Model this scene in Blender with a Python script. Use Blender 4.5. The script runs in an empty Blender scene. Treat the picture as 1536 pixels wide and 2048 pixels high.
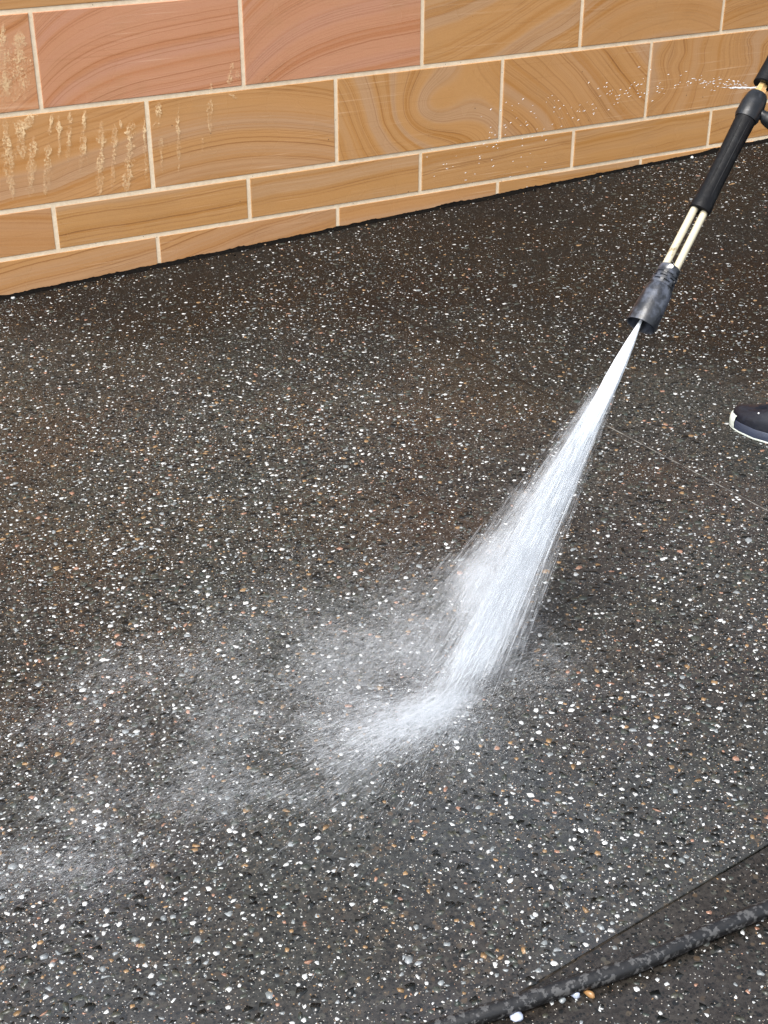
import bpy, bmesh, math, random
import numpy as np
from math import sin, cos, pi, radians, sqrt, exp
from mathutils import Vector, Matrix
random.seed(7); rng = np.random.default_rng(11)
S = bpy.context.scene; COL = S.collection

# ------------------------------------------------------------------ camera
PSI, TH, ROLL, FPX = radians(29.2014), radians(29.2520), radians(.09687), 2756.67
WALL_Y, CAM_H, SLOPE = 3.775, 1.4176, .0344        # wall face, camera height, fall of the driveway along the wall
FW = Vector((sin(PSI)*cos(TH), cos(PSI)*cos(TH), -sin(TH)))
RT = Vector((cos(PSI), -sin(PSI), 0)); UP = RT.cross(FW)
RT, UP = cos(ROLL)*RT + sin(ROLL)*UP, -sin(ROLL)*RT + cos(ROLL)*UP
CAM = Vector((0, 0, CAM_H))
cd = bpy.data.cameras.new('camera'); co = bpy.data.objects.new('camera', cd); COL.objects.link(co)
M = Matrix((RT, UP, -FW)).transposed().to_4x4(); M.translation = CAM; co.matrix_world = M
cd.sensor_fit = 'VERTICAL'; cd.sensor_height = 36; cd.lens = 36*FPX/2048; cd.clip_start = .05; cd.clip_end = 2000
S.camera = co

# ------------------------------------------------------------------ light
w = bpy.data.worlds.new('World'); S.world = w; w.use_nodes = True
nt = w.node_tree; bg = nt.nodes['Background']
sky = nt.nodes.new('ShaderNodeTexSky'); sky.sky_type = 'NISHITA'; sky.sun_disc = False
sky.dust_density = 2.5; sky.air_density = 1.0
hs = nt.nodes.new('ShaderNodeHueSaturation'); hs.inputs['Saturation'].default_value = .42
nt.links.new(sky.outputs[0], hs.inputs['Color']); nt.links.new(hs.outputs[0], bg.inputs[0])
bg.inputs[1].default_value = .13
sl = bpy.data.lights.new('sun', 'SUN'); sl.energy = 2.0; sl.angle = radians(30); sl.color = (1, .965, .92)
so = bpy.data.objects.new('sun', sl); COL.objects.link(so)
sd = Vector((-.50, -.24, .83)).normalized()
so.rotation_euler = sd.to_track_quat('Z', 'Y').to_euler(); so.location = (-3, -2, 5)
sky.sun_elevation = math.asin(sd.z); sky.sun_rotation = math.atan2(sd.x, sd.y)
S.view_settings.view_transform = 'Standard'; S.view_settings.look = 'None'
S.view_settings.gamma = 1; S.view_settings.use_curve_mapping = False; S.view_settings.exposure = 1.5
S.render.engine = 'CYCLES'
cy = S.cycles; cy.max_bounces = 20; cy.diffuse_bounces = 14; cy.transmission_bounces = 14; cy.transparent_max_bounces = 64
cy.use_denoising = True; cy.sample_clamp_indirect = 6
try: cy.denoiser = 'OPENIMAGEDENOISE'; cy.denoising_prefilter = 'ACCURATE'; cy.denoising_input_passes = 'RGB_ALBEDO_NORMAL'
except Exception: pass

# ------------------------------------------------------------------ helpers
def ray(u, v): return FW*FPX + RT*(u-768) + UP*(1024-v)
def floor_at(u, v, h=0.0):
    d = ray(u, v); n = Vector((-SLOPE, 0, 1)); return CAM + d*((h - CAM.dot(n))/d.dot(n))
def wall_at(u, v, y=WALL_Y):
    d = ray(u, v); return CAM + d*(y/d.y)
def depth_at(u, v, z): return CAM + ray(u, v)*(z/FPX)
def fz(x): return SLOPE*x

def link(name, me, mat=None, parent=None, loc=None):
    o = bpy.data.objects.new(name, me); COL.objects.link(o)
    if mat is not None and me is not None:
        for m in (mat if isinstance(mat, (list, tuple)) else [mat]): me.materials.append(m)
    if parent is not None: o.parent = parent
    if loc is not None: o.location = loc
    return o
def tag(o, label=None, cat=None, group=None, kind=None):
    for k, v in (('label', label), ('category', cat), ('group', group), ('kind', kind)):
        if v: o[k] = v
    return o
def empty(name, loc=(0, 0, 0)):
    o = bpy.data.objects.new(name, None); COL.objects.link(o); o.location = loc; o.empty_display_size = .05; return o
def np_mesh(name, V, T, mi=None, smooth=False):
    V = np.ascontiguousarray(V, dtype=np.float32).reshape(-1, 3); T = np.ascontiguousarray(T, dtype=np.int32).reshape(-1, 3)
    me = bpy.data.meshes.new(name)
    me.vertices.add(len(V)); me.vertices.foreach_set('co', V.ravel())
    me.loops.add(T.size); me.loops.foreach_set('vertex_index', T.ravel())
    me.polygons.add(len(T)); me.polygons.foreach_set('loop_start', np.arange(0, T.size, 3, dtype=np.int32))
    if mi is not None: me.polygons.foreach_set('material_index', np.asarray(mi, dtype=np.int32))
    if smooth: me.polygons.foreach_set('use_smooth', np.ones(len(T), dtype=bool))
    me.update(calc_edges=True); me.validate(); return me
def bm_mesh(name, bm, smooth=False, angle=None):
    bmesh.ops.recalc_face_normals(bm, faces=bm.faces[:])
    if smooth:
        for f in bm.faces: f.smooth = True
        if angle:
            for e in bm.edges:
                if len(e.link_faces) == 2 and e.calc_face_angle(0) > angle: e.smooth = False
    me = bpy.data.meshes.new(name); bm.to_mesh(me); bm.free(); return me
def frame(d):
    d = d.normalized(); a = Vector((0, 0, 1)) if abs(d.z) < .95 else Vector((1, 0, 0))
    x = a.cross(d).normalized(); return x, d.cross(x), d
def tube(bm, pts, rad, n=12, caps=True):
    """sweep of circles along points (Vectors); rad is a number or a list"""
    pts = [Vector(p) for p in pts]; rad = rad if hasattr(rad, '__len__') else [rad]*len(pts)
    rings = []; px = None
    for i, p in enumerate(pts):
        d = (pts[min(i+1, len(pts)-1)] - pts[max(i-1, 0)]).normalized()
        if px is None: px = frame(d)[0]
        px = (px - d*px.dot(d)).normalized(); py = d.cross(px)
        rings.append([bm.verts.new(p + (px*cos(2*pi*k/n) + py*sin(2*pi*k/n))*rad[i]) for k in range(n)])
    for a, b in zip(rings, rings[1:]):
        for k in range(n): bm.faces.new((a[k], a[(k+1) % n], b[(k+1) % n], b[k]))
    if caps: bm.faces.new(rings[0][::-1]); bm.faces.new(rings[-1])
    return rings
def lathe(bm, o, d, prof, n=24, closed=False, sx=1.0, ax=None):
    """revolve (s, r) about the axis d through o; closed joins last ring to first"""
    x, y, d = frame(d)
    if ax is not None:
        x = (ax - d*ax.dot(d)).normalized(); y = d.cross(x)
    rings = [[bm.verts.new(o + d*s + x*(cos(2*pi*k/n)*r*sx) + y*(sin(2*pi*k/n)*r)) for k in range(n)] for s, r in prof]
    pr = list(zip(rings, rings[1:])) + ([(rings[-1], rings[0])] if closed else [])
    for a, b in pr:
        for k in range(n): bm.faces.new((a[k], a[(k+1) % n], b[(k+1) % n], b[k]))
    if not closed: bm.faces.new(rings[0][::-1]); bm.faces.new(rings[-1])
def spline(pts, m=10):
    P = [Vector(p) for p in pts]; P = [P[0]*2-P[1]] + P + [P[-1]*2-P[-2]]; out = []
    for i in range(1, len(P)-2):
        a, b, c, d = P[i-1:i+3]
        for k in range(m):
            t = k/m; out.append(.5*((2*b)+(c-a)*t+(2*a-5*b+4*c-d)*t*t+(3*b-a-3*c+d)*t**3))
    out.append(P[-2]); return out

class NT:
    """small node-graph writer"""
    def __init__(s, name):
        s.m = bpy.data.materials.new(name); s.m.use_nodes = True; s.t = s.m.node_tree; s.t.nodes.clear()
        s.out = s.t.nodes.new('ShaderNodeOutputMaterial')
    def n(s, typ, **kw):
        x = s.t.nodes.new(typ)
        for k, v in kw.items(): setattr(x, k, v)
        return x
    def put(s, sock, v):
        if isinstance(v, bpy.types.NodeSocket): s.t.links.new(v, sock)
        elif isinstance(v, (tuple, list)) and len(v) == 3 and sock.type == 'RGBA': sock.default_value = (*v, 1)
        else: sock.default_value = v
    def math(s, op, a, b=None, c=None, clamp=False):
        x = s.n('ShaderNodeMath', operation=op, use_clamp=clamp); s.put(x.inputs[0], a)
        if b is not None: s.put(x.inputs[1], b)
        if c is not None: s.put(x.inputs[2], c)
        return x.outputs[0]
    def vmath(s, op, a, b=None):
        x = s.n('ShaderNodeVectorMath', operation=op); s.put(x.inputs[0], a)
        if b is not None: s.put(x.inputs[3] if op == 'SCALE' else x.inputs[1], b)
        return x.outputs['Value'] if op in ('LENGTH', 'DISTANCE', 'DOT_PRODUCT') else x.outputs[0]
    def noise(s, vec=None, scale=5, detail=4, rough=.55, dim='3D', w=None, dist=0):
        x = s.n('ShaderNodeTexNoise', noise_dimensions=dim)
        if vec is not None: s.put(x.inputs['Vector'], vec)
        if w is not None: s.put(x.inputs['W'], w)
        s.put(x.inputs['Scale'], scale); s.put(x.inputs['Detail'], detail); s.put(x.inputs['Roughness'], rough); s.put(x.inputs['Distortion'], dist)
        return x.outputs[0]
    def vor(s, vec, scale, rnd=1, feature='F1'):
        x = s.n('ShaderNodeTexVoronoi', feature=feature); s.put(x.inputs['Vector'], vec); s.put(x.inputs['Scale'], scale); s.put(x.inputs['Randomness'], rnd); return x
    def ss(s, v, a, b, lo=0., hi=1.):
        x = s.n('ShaderNodeMapRange', interpolation_type='SMOOTHSTEP'); s.put(x.inputs[0], v)
        for i, q in enumerate((a, b, lo, hi)): s.put(x.inputs[i+1], q)
        return x.outputs[0]
    def mix(s, f, a, b, blend='MIX'):
        x = s.n('ShaderNodeMix', data_type='RGBA', blend_type=blend); s.put(x.inputs[0], f); s.put(x.inputs[6], a); s.put(x.inputs[7], b); return x.outputs[2]
    def attr(s, name, typ='OBJECT'): return s.n('ShaderNodeAttribute', attribute_type=typ, attribute_name=name)
    def sep(s, v):
        x = s.n('ShaderNodeSeparateXYZ'); s.put(x.inputs[0], v); return x.outputs
    def comb(s, a, b, c):
        x = s.n('ShaderNodeCombineXYZ')
        for i, q in enumerate((a, b, c)): s.put(x.inputs[i], q)
        return x.outputs[0]
    def bump(s, h, strength=.3, dist=.002):
        x = s.n('ShaderNodeBump'); s.put(x.inputs['Strength'], strength); s.put(x.inputs['Distance'], dist); s.put(x.inputs['Height'], h); return x.outputs[0]
    def bsdf(s, color, rough=.5, normal=None, **kw):
        x = s.n('ShaderNodeBsdfPrincipled'); s.put(x.inputs['Base Color'], color); s.put(x.inputs['Roughness'], rough)
        if normal is not None: s.put(x.inputs['Normal'], normal)
        for k, v in kw.items(): s.put(x.inputs[k.replace('_', ' ')], v)
        return x.outputs[0]
    def wet(s, color, rough, normal, amt):
        """rough wet stone: diffuse under a thin broken film whose gloss stays low at grazing angles"""
        d = s.n('ShaderNodeBsdfDiffuse'); s.put(d.inputs[0], color); s.put(d.inputs['Normal'], normal)
        gl = s.n('ShaderNodeBsdfGlossy'); s.put(gl.inputs['Roughness'], rough); s.put(gl.inputs['Normal'], normal)
        m = s.n('ShaderNodeMixShader'); s.put(m.inputs[0], amt); s.t.links.new(d.outputs[0], m.inputs[1]); s.t.links.new(gl.outputs[0], m.inputs[2]); return m.outputs[0]
    def end(s, sh, sock='Surface'): s.t.links.new(sh, s.out.inputs[sock]); return s.m
    def obj(s): return s.n('ShaderNodeTexCoord').outputs['Object']
    def pos(s): return s.n('ShaderNodeNewGeometry').outputs['Position']

# ------------------------------------------------------------------ materials
def mat_concrete(cover=0):
    g = NT('cement_covered_concrete' if cover else 'exposed_aggregate_concrete'); p = g.pos()
    patch = g.noise(p, 1.7, 4, .6); fine = g.noise(p, 110, 5, .72); mid = g.noise(p, 16, 5, .65)
    c = g.mix(g.ss(patch, .36, .62), (.0140, .0102, .0080), (.0150, .0118, .0095) if cover else (.0195, .0250, .0215))
    px_ = g.sep(p)                                       # blends to darker brown towards the wall and the right
    overlay = g.ss(g.math('ADD', g.math('ADD', g.math('MULTIPLY', px_[0], .8), px_[1]), g.math('MULTIPLY', g.noise(p, 2.2, 4, .6), 1.3)), 4.15, 5.25)
    c = g.mix(g.ss(mid, .38, .68), c, g.mix(.6, c, (.030, .027, .023)))
    c = g.mix(g.ss(fine, .3, .75), g.mix(.6, c, (.004, .0035, .003)), g.mix(.35, c, (.060, .055, .048)))
    v0 = g.vor(p, 115); r0 = g.sep(v0.outputs['Color'])     # packed stones under the cement skin
    c = g.mix(g.math('MULTIPLY', g.ss(v0.outputs['Distance'], .62, .40), g.ss(r0[0], .75 if cover else .35, .9)), c, g.mix(g.ss(r0[1], .3, .7), (.0050, .0055, .0052), g.mix(r0[2], (.040, .042, .036), (.050, .034, .020))))
    v1 = g.vor(p, 330); r1 = g.sep(v1.outputs['Color'])
    sp = g.math('MULTIPLY', g.ss(v1.outputs['Distance'], .34, .22), g.math('GREATER_THAN', r1[0], .91 if cover else .80))
    c = g.mix(sp, c, g.mix(r1[1], (.36, .35, .32), (.13, .09, .055)))
    v2 = g.vor(p, 190); r2 = g.sep(v2.outputs['Color'])
    dk = g.math('MULTIPLY', g.ss(v2.outputs['Distance'], .46, .36), g.math('GREATER_THAN', r2[0], .62))
    c = g.mix(g.math('MULTIPLY', dk, .85), c, (.0040, .0045, .0042))
    c = g.mix(g.math('MULTIPLY', overlay, .72), c, (.0078, .0050, .0036))
    wet = g.noise(p, 2.6, 4, .55)
    rough = g.ss(wet, .38, .62, .16, .42)
    h = g.math('ADD', fine, g.math('MULTIPLY', g.noise(p, 260, 3, .6), .6))
    return g.end(g.wet(c, rough, g.bump(h, .5, .0014), g.math('MULTIPLY', g.ss(wet, .36, .64, .055 if cover else .125, .020 if cover else .050), g.ss(overlay, 0, 1, 1, .45))))
def mat_chip(name, a, b, rough=.28, dark=None):
    g = NT(name); p = g.pos()
    n = g.noise(p, 55, 2, .5); f = g.noise(p, 420, 4, .7)
    c = g.mix(g.ss(n, .3, .7), a, b)
    c = g.mix(g.ss(f, .42, .72), c, dark or tuple(q*.55 for q in a))
    return g.end(g.wet(c, rough, g.bump(f, .25, .001), .055))
def mat_stone():
    g = NT('banded_sandstone'); p = g.obj(); u, _, v = g.sep(p)
    A = g.sep(g.attr('band_shape').outputs['Vector'])       # angle, rise, rise width
    B = g.sep(g.attr('band_eye').outputs['Vector'])         # eye x, eye z, strength
    Cc = g.sep(g.attr('band_flow').outputs['Vector'])       # eye size, warp, frequency
    Dd = g.sep(g.attr('band_seed').outputs['Vector'])       # seed, pinkness, curvature
    sv = g.comb(g.math('MULTIPLY', Dd[0], 3.1), Dd[0], g.math('MULTIPLY', Dd[0], 1.7))
    q = g.vmath('ADD', p, sv)
    phi = g.math('SUBTRACT', g.math('MULTIPLY', v, g.math('COSINE', A[0])), g.math('MULTIPLY', u, g.math('SINE', A[0])))
    ex = g.math('EXPONENT', g.math('DIVIDE', g.math('ADD', u, .3), g.math('MULTIPLY', A[2], -1)))
    phi = g.math('SUBTRACT', phi, g.math('MULTIPLY', A[1], g.math('SUBTRACT', 1, ex)))
    phi = g.math('ADD', phi, g.math('MULTIPLY', Dd[2], g.math('MULTIPLY', u, u)))
    du = g.math('SUBTRACT', u, B[0]); dv = g.math('MULTIPLY', g.math('SUBTRACT', v, B[1]), 1.35)
    rr = g.math('DIVIDE', g.math('ADD', g.math('MULTIPLY', du, du), g.math('MULTIPLY', dv, dv)), g.math('MULTIPLY', Cc[0], Cc[0]))
    phi = g.math('ADD', phi, g.math('MULTIPLY', B[2], g.math('EXPONENT', g.math('MULTIPLY', rr, -1))))
    qs = g.vmath('MULTIPLY', q, (1, 1, 1.6))
    wn = g.math('SUBTRACT', g.noise(qs, 3.2, 2, .45), .5)
    phi = g.math('ADD', phi, g.math('MULTIPLY', wn, Cc[1]))
    phi = g.math('ADD', phi, g.math('MULTIPLY', g.math('SUBTRACT', g.noise(qs, 24, 2, .5), .5), .0022))
    W = g.math('ADD', g.math('MULTIPLY', phi, Cc[2]), g.math('MULTIPLY', Dd[0], 7.3))
    b0 = g.noise(None, .55, 1, .5, '1D', W); b1 = g.noise(None, 1.5, 4, .62, '1D', W); b2 = g.noise(None, 8, 4, .7, '1D', W)
    grp = g.ss(g.noise(None, .8, 1, .5, '1D', g.math('ADD', W, 57.3)), .40, .58)
    b3 = g.noise(None, 6.3, 2, .5, '1D', g.math('ADD', W, 31.7))
    pk = Dd[1]
    base = g.mix(pk, (.365, .186, .064), (.395, .182, .100))
    ochre = g.mix(pk, (.305, .132, .027), (.345, .132, .056))
    mauve = g.mix(pk, (.350, .205, .105), (.385, .185, .115))
    vein = g.mix(pk, (.165, .058, .012), (.205, .060, .018))
    c = g.mix(g.ss(b0, .48, .70), base, mauve)
    c = g.mix(g.ss(b1, .48, .74, 0, .9), c, ochre)
    c = g.mix(g.math('MULTIPLY', g.ss(b2, .47, .75, 0, .76), g.math('ADD', g.math('MULTIPLY', grp, .8), .2)), c, vein)
    ln = g.math('MULTIPLY', g.ss(g.math('ABSOLUTE', g.math('SUBTRACT', b3, .5)), .016, .0, 0, 1), grp)
    gate = g.ss(g.noise(q, 5, 2, .5), .44, .62)
    c = g.mix(g.math('MULTIPLY', g.math('MULTIPLY', ln, gate), .74), c, (.13, .046, .015))
    gr = g.noise(q, 420, 3, .7); pt = g.noise(q, 7, 4, .6)
    c = g.mix(g.ss(gr, .3, .72, 0, .16), c, (.52, .34, .17))
    c = g.mix(g.ss(pt, .45, .75, 0, .25), c, (.30, .17, .075))
    # saw scratches across the face
    m = g.n('ShaderNodeMapping'); g.put(m.inputs['Vector'], q); m.inputs['Rotation'].default_value = (0, .75, 0); m.inputs['Scale'].default_value = (3, 1, 190)
    sc = g.noise(m.outputs[0], 1, 2, .6)
    c = g.mix(g.math('MULTIPLY', g.ss(sc, .58, .74), g.ss(g.noise(q, 3.5, 2, .5), .42, .66)), c, g.mix(.22, c, (.75, .55, .38)))
    c = g.mix(g.math('MULTIPLY', g.ss(sc, .40, .28), .20), c, (.20, .09, .03))
    sv_ = g.vor(q, 26); sr = g.sep(sv_.outputs['Color'])
    c = g.mix(g.math('MULTIPLY', g.ss(sv_.outputs['Distance'], .060, .035), g.math('GREATER_THAN', sr[0], .80)), c, (.05, .03, .02))
    hsv = g.n('ShaderNodeHueSaturation'); g.put(hsv.inputs['Color'], c); g.put(hsv.inputs['Value'], g.math('MULTIPLY', g.attr('tone').outputs['Fac'], 1.08))
    hh = g.math('ADD', gr, g.math('ADD', g.math('MULTIPLY', sc, .8), g.math('MULTIPLY', b2, .5)))
    rough = g.ss(g.noise(q, 4, 3, .5),   .35, .65, .20, .38)
    return g.end(g.bsdf(hsv.outputs[0], rough, g.bump(hh, .22, .001), Specular_IOR_Level=.45))
def mat_mortar():
    g = NT('cream_mortar'); p = g.pos()
    n = g.noise(p, 60, 5, .7); d = g.noise(p, 9, 4, .7)
    c = g.mix(g.ss(n, .3, .7), (.66, .54, .385), (.58, .455, .31)); c = g.mix(g.ss(d, .56, .76, 0, .6), c, (.45, .34, .23))
    v = g.vor(p, 70); c = g.mix(g.math('MULTIPLY', g.ss(v.outputs['Distance'], .12, .07), g.math('GREATER_THAN', g.sep(v.outputs['Color'])[0], .8)), c, (.10, .07, .05))
    return g.end(g.bsdf(c, .75, g.bump(n, .5, .002)))
def mat_plain(name, col, rough=.5, wear=None, wscale=30, wlo=.5, whi=.6, bump=.15, bs=200, **kw):
    g = NT(name); p = g.obj(); n = g.noise(p, wscale, 5, .65)
    c = g.mix(g.ss(n, wlo, whi), col, wear) if wear else g.mix(g.ss(n, .3, .7), col, tuple(min(1, q*1.35) for q in col))
    r = g.ss(g.noise(p, wscale*1.7, 3, .6), .3, .7, rough*.75, min(1, rough*1.25))
    return g.end(g.bsdf(c, r, g.bump(g.noise(p, bs, 4, .6), bump, .001), **kw))
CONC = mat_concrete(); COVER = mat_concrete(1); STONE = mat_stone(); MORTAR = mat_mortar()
CH_WHITE = mat_chip('white_quartz', (.54, .545, .53), (.36, .375, .37), .25, (.30, .31, .32))
CH_GREY = mat_chip('pale_grey_stone', (.22, .24, .25), (.13, .145, .145), .3)
CH_TAN = mat_chip('tan_stone', (.25, .155, .075), (.15, .095, .045), .35)
CH_RED = mat_chip('pink_red_stone', (.21, .105, .065), (.30, .18, .13), .35)
CH_DARK = mat_chip('black_basalt', (.005, .0058, .0055), (.0095, .0105, .0098), .25, (.011, .012, .011))
CH_GREEN = mat_chip('grey_green_stone', (.036, .046, .041), (.050, .047, .034), .3)
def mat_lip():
    g = NT('sawn_edge_glint'); p = g.pos()                       # edge glint painted as pale colour, dark brown towards the wall
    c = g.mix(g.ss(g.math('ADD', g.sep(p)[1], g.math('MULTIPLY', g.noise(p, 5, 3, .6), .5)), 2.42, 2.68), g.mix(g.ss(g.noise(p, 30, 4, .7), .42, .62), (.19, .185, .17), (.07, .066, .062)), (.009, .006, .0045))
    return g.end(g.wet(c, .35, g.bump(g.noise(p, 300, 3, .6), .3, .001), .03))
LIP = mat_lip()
CHIPS = [CH_WHITE, CH_GREY, CH_TAN, CH_RED, CH_DARK, CH_GREEN]
BLACK = mat_plain('worn_black_plastic', (.006, .007, .0085), .4, (.026, .029, .035), 40, .50, .74, .2, 160, Specular_IOR_Level=.3)
NOZZ = mat_plain('scuffed_black_plastic', (.010, .0115, .015), .38, (.06, .068, .088), 48, .42, .66, .3, 220)
GRIPM = mat_plain('black_rubber_grip', (.0025, .0025, .003), .5, (.008, .009, .010), 45, .5, .75, .3, 240, Specular_IOR_Level=.18)
STEEL = mat_plain('weathered_galvanised_steel', (.44, .40, .29), .42, (.17, .13, .065), 42, .56, .70, .25, 190, Metallic=.12)
BRASS = mat_plain('brass', (.62, .42, .17), .3, (.80, .66, .42), 60, .45, .65, .1, 150, Metallic=.75)
SCREW = mat_plain('bright_screw', (.75, .75, .74), .3, Metallic=.5)
HOSEM = mat_plain('worn_hose_rubber', (.0035, .0035, .004), .46, (.050, .050, .050), 105, .52, .56, .25, 260)
NAVY = mat_plain('navy_shoe_fabric', (.002, .003, .008), .45, (.006, .009, .018), 60, .5, .7, .3, 400)
NAVYB = mat_plain('blue_grey_foxing', (.018, .024, .042), .45)
RUBW = mat_plain('off_white_rubber', (.52, .56, .50), .5, (.38, .40, .34), 60, .55, .75)
DIRT = mat_plain('black_silt', (.0035, .003, .0026), .9, (.012, .010, .007), 90, .55, .75, .8, 300, Specular_IOR_Level=.05)
TROU = mat_plain('dark_trousers', (.014, .016, .024), .8); SHIRT = mat_plain('charcoal_shirt', (.05, .055, .065), .85)
SKIN = mat_plain('skin', (.48, .29, .20), .5); HAIR = mat_plain('dark_hair', (.02, .014, .01), .6)
def mat_water(name, alpha, col=(.93, .965, 1.0)):
    g = NT(name)
    d = g.n('ShaderNodeBsdfDiffuse'); g.put(d.inputs[0], col); t = g.n('ShaderNodeBsdfTranslucent'); g.put(t.inputs[0], col)
    m = g.n('ShaderNodeMixShader'); m.inputs[0].default_value = .5; g.t.links.new(d.outputs[0], m.inputs[1]); g.t.links.new(t.outputs[0], m.inputs[2])
    gl = g.n('ShaderNodeBsdfGlossy'); gl.inputs['Roughness'].default_value = .15
    m2 = g.n('ShaderNodeMixShader'); m2.inputs[0].default_value = .08; g.t.links.new(m.outputs[0], m2.inputs[1]); g.t.links.new(gl.outputs[0], m2.inputs[2])
    tr = g.n('ShaderNodeBsdfTransparent'); m3 = g.n('ShaderNodeMixShader'); m3.inputs[0].default_value = alpha
    g.t.links.new(tr.outputs[0], m3.inputs[1]); g.t.links.new(m2.outputs[0], m3.inputs[2])
    return g.end(m3.outputs[0])
WATER = mat_water('white_water', .5); SPRAYM = mat_water('fine_spray', .14); DROP = mat_water('bright_drop', .95)

# ------------------------------------------------------------------ driveway
GA = floor_at(1000, 2010); ang = math.atan2(1.029-.988, 1.204-.721)
E1 = Vector((cos(ang), sin(ang), 0)); E2 = Vector((-sin(ang), cos(ang), 0))
GB = floor_at(1060, 770)
a0 = GA.dot(E2); b0 = GB.dot(E1)                       # line A: dot(E2)=a0; line B: dot(E1)=b0
def pt(s, t, h=0):
    p = E1*s + E2*t; return Vector((p.x, p.y, fz(p.x) + h))
drive = empty('driveway'); tag(drive, 'dark wet exposed aggregate concrete driveway cut into slabs by fine saw joints', 'driveway', kind='structure')
gs, gt, EXT = .0012, .0007, 18
for (s0, s1, t0, t1) in ((b0-EXT, b0-gt, a0+gs, a0+EXT), (b0+gt, b0+EXT, a0+gs, a0+EXT), (b0-EXT, b0-gt, a0-EXT, a0-gs), (b0+gt, b0+EXT, a0-EXT, a0-gs)):
    bm = bmesh.new(); e = .0008
    top = [bm.verts.new(pt(s, t)) for s, t in ((s0+e, t0+e), (s1-e, t0+e), (s1-e, t1-e), (s0+e, t1-e))]
    mid = [bm.verts.new(pt(s, t, -.0014)) for s, t in ((s0, t0), (s1, t0), (s1, t1), (s0, t1))]
    bot = [bm.verts.new(pt(s, t, -.09)) for s, t in ((s0, t0), (s1, t0), (s1, t1), (s0, t1))]
    bm.faces.new(top); bm.faces.new(bot[::-1])
    for A_, B_ in ((top, mid), (mid, bot)):
        for k in range(4): bm.faces.new((A_[k], B_[k], B_[(k+1) % 4], A_[(k+1) % 4]))
    bm.normal_update()
    for f in bm.faces:
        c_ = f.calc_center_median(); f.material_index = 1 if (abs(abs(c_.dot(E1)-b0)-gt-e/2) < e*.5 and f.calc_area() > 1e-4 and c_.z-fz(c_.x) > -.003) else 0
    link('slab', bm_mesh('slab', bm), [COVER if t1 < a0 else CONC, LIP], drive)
bm = bmesh.new(); bm.faces.new([bm.verts.new((x, y, fz(x)-.012)) for x, y in ((-300, -300), (300, -300), (300, 300), (-300, 300))])
tag(link('ground', bm_mesh('ground', bm), DIRT), 'dark earth under and around the concrete driveway', 'ground', kind='structure')

SILT = mat_plain('joint_silt', (.016, .013, .010), .8, (.034, .028, .021), 120, .5, .7, .6, 300, Specular_IOR_Level=.1)
for along_e1, lim in ((True, (-1.5, 3.2)), (False, (.2, 3.7))):
    bm = bmesh.new(); pv = None; zz_ = -.002
    for q in np.arange(lim[0], lim[1], .007):
        zz_ = max(-.0055, min(-.0002, zz_+random.gauss(0, .0009))); hw = (gs if along_e1 else gt)+.0004
        cur = [bm.verts.new(pt(q, a0+sg*hw, zz_) if along_e1 else pt(b0+sg*hw, q, zz_-.0005)) for sg in (-1, 1)]
        if pv: bm.faces.new((pv[0], pv[1], cur[1], cur[0]))
        pv = cur
    o = link('joint_silt', bm_mesh('joint_silt', bm), SILT, drive)

# chips of the aggregate: flush stones in the area the camera can look at
def in_area(x, y):
    return (y < WALL_Y-.004)
def patch_noise(x, y):
    return (np.sin(x*2.1+1.3*np.sin(y*1.7))+np.sin(y*2.9+1.1*np.sin(x*2.3+.8))+np.sin(x*5.3-y*4.1))/3
def sample(cell, x0, x1, y0, y1):
    nx, ny = int((x1-x0)/cell), int((y1-y0)/cell)
    gx, gy = np.meshgrid(np.arange(nx), np.arange(ny)); n = gx.size
    x = x0 + (gx.ravel()+rng.random(n))*cell; y = y0 + (gy.ravel()+rng.random(n))*cell
    return x, y
def keep(x, y, sl):
    """inside the camera's view plus a margin, off the saw joints, thinner where cement covers the stone"""
    P = np.stack([x, y, SLOPE*x-CAM_H], 1); z = P@np.array(FW); uu = 768+FPX*(P@np.array(RT))/np.maximum(z, .1); vv = 1024-FPX*(P@np.array(UP))/np.maximum(z, .1)
    k = (z > .8) & (uu > -600) & (uu < 2300) & (vv < 2400) & (y < WALL_Y-.006)
    s = x*E1.x+y*E1.y; t = x*E2.x+y*E2.y
    k &= (abs(t-a0) > sl) & (abs(s-b0) > sl)
    dens = np.clip((.76+.46*patch_noise(x, y)), .22, 1)
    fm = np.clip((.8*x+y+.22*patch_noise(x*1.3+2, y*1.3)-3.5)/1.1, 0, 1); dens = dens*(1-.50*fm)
    dens = np.where(t < a0, dens*.34, dens)
    k &= rng.random(len(x)) < dens
    return k, uu, vv, z
x, y = sample(.0112, -.9, 4.9, .45, WALL_Y)
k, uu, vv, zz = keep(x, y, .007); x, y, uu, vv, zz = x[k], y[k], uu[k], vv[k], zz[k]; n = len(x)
kind = rng.choice(6, n, p=[.215, .090, .060, .025, .40, .21])
r = np.clip(np.exp(rng.normal(math.log(.0039), .38, n)), .0018, .0078); r = np.where(kind == 0, r*.80, r); r = np.where(kind >= 4, r*1.28, r)
asp = rng.uniform(.45, 1., n); rot = rng.uniform(0, 2*pi, n); h = rng.uniform(.00015, .00040, n)
NV = 6
th = (np.arange(NV)[None]+rng.uniform(-.33, .33, (n, NV)))*2*pi/NV
rad = rng.uniform(.55, 1.25, (n, NV))*r[:, None]
def ring(f, hz):
    lx = np.cos(th)*rad*f; ly = np.sin(th)*rad*f*asp[:, None]
    X = x[:, None]+lx*np.cos(rot)[:, None]-ly*np.sin(rot)[:, None]; Y = y[:, None]+lx*np.sin(rot)[:, None]+ly*np.cos(rot)[:, None]
    return np.stack([X, Y, SLOPE*X+hz[:, None]+np.zeros_like(X)], 2)
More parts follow.
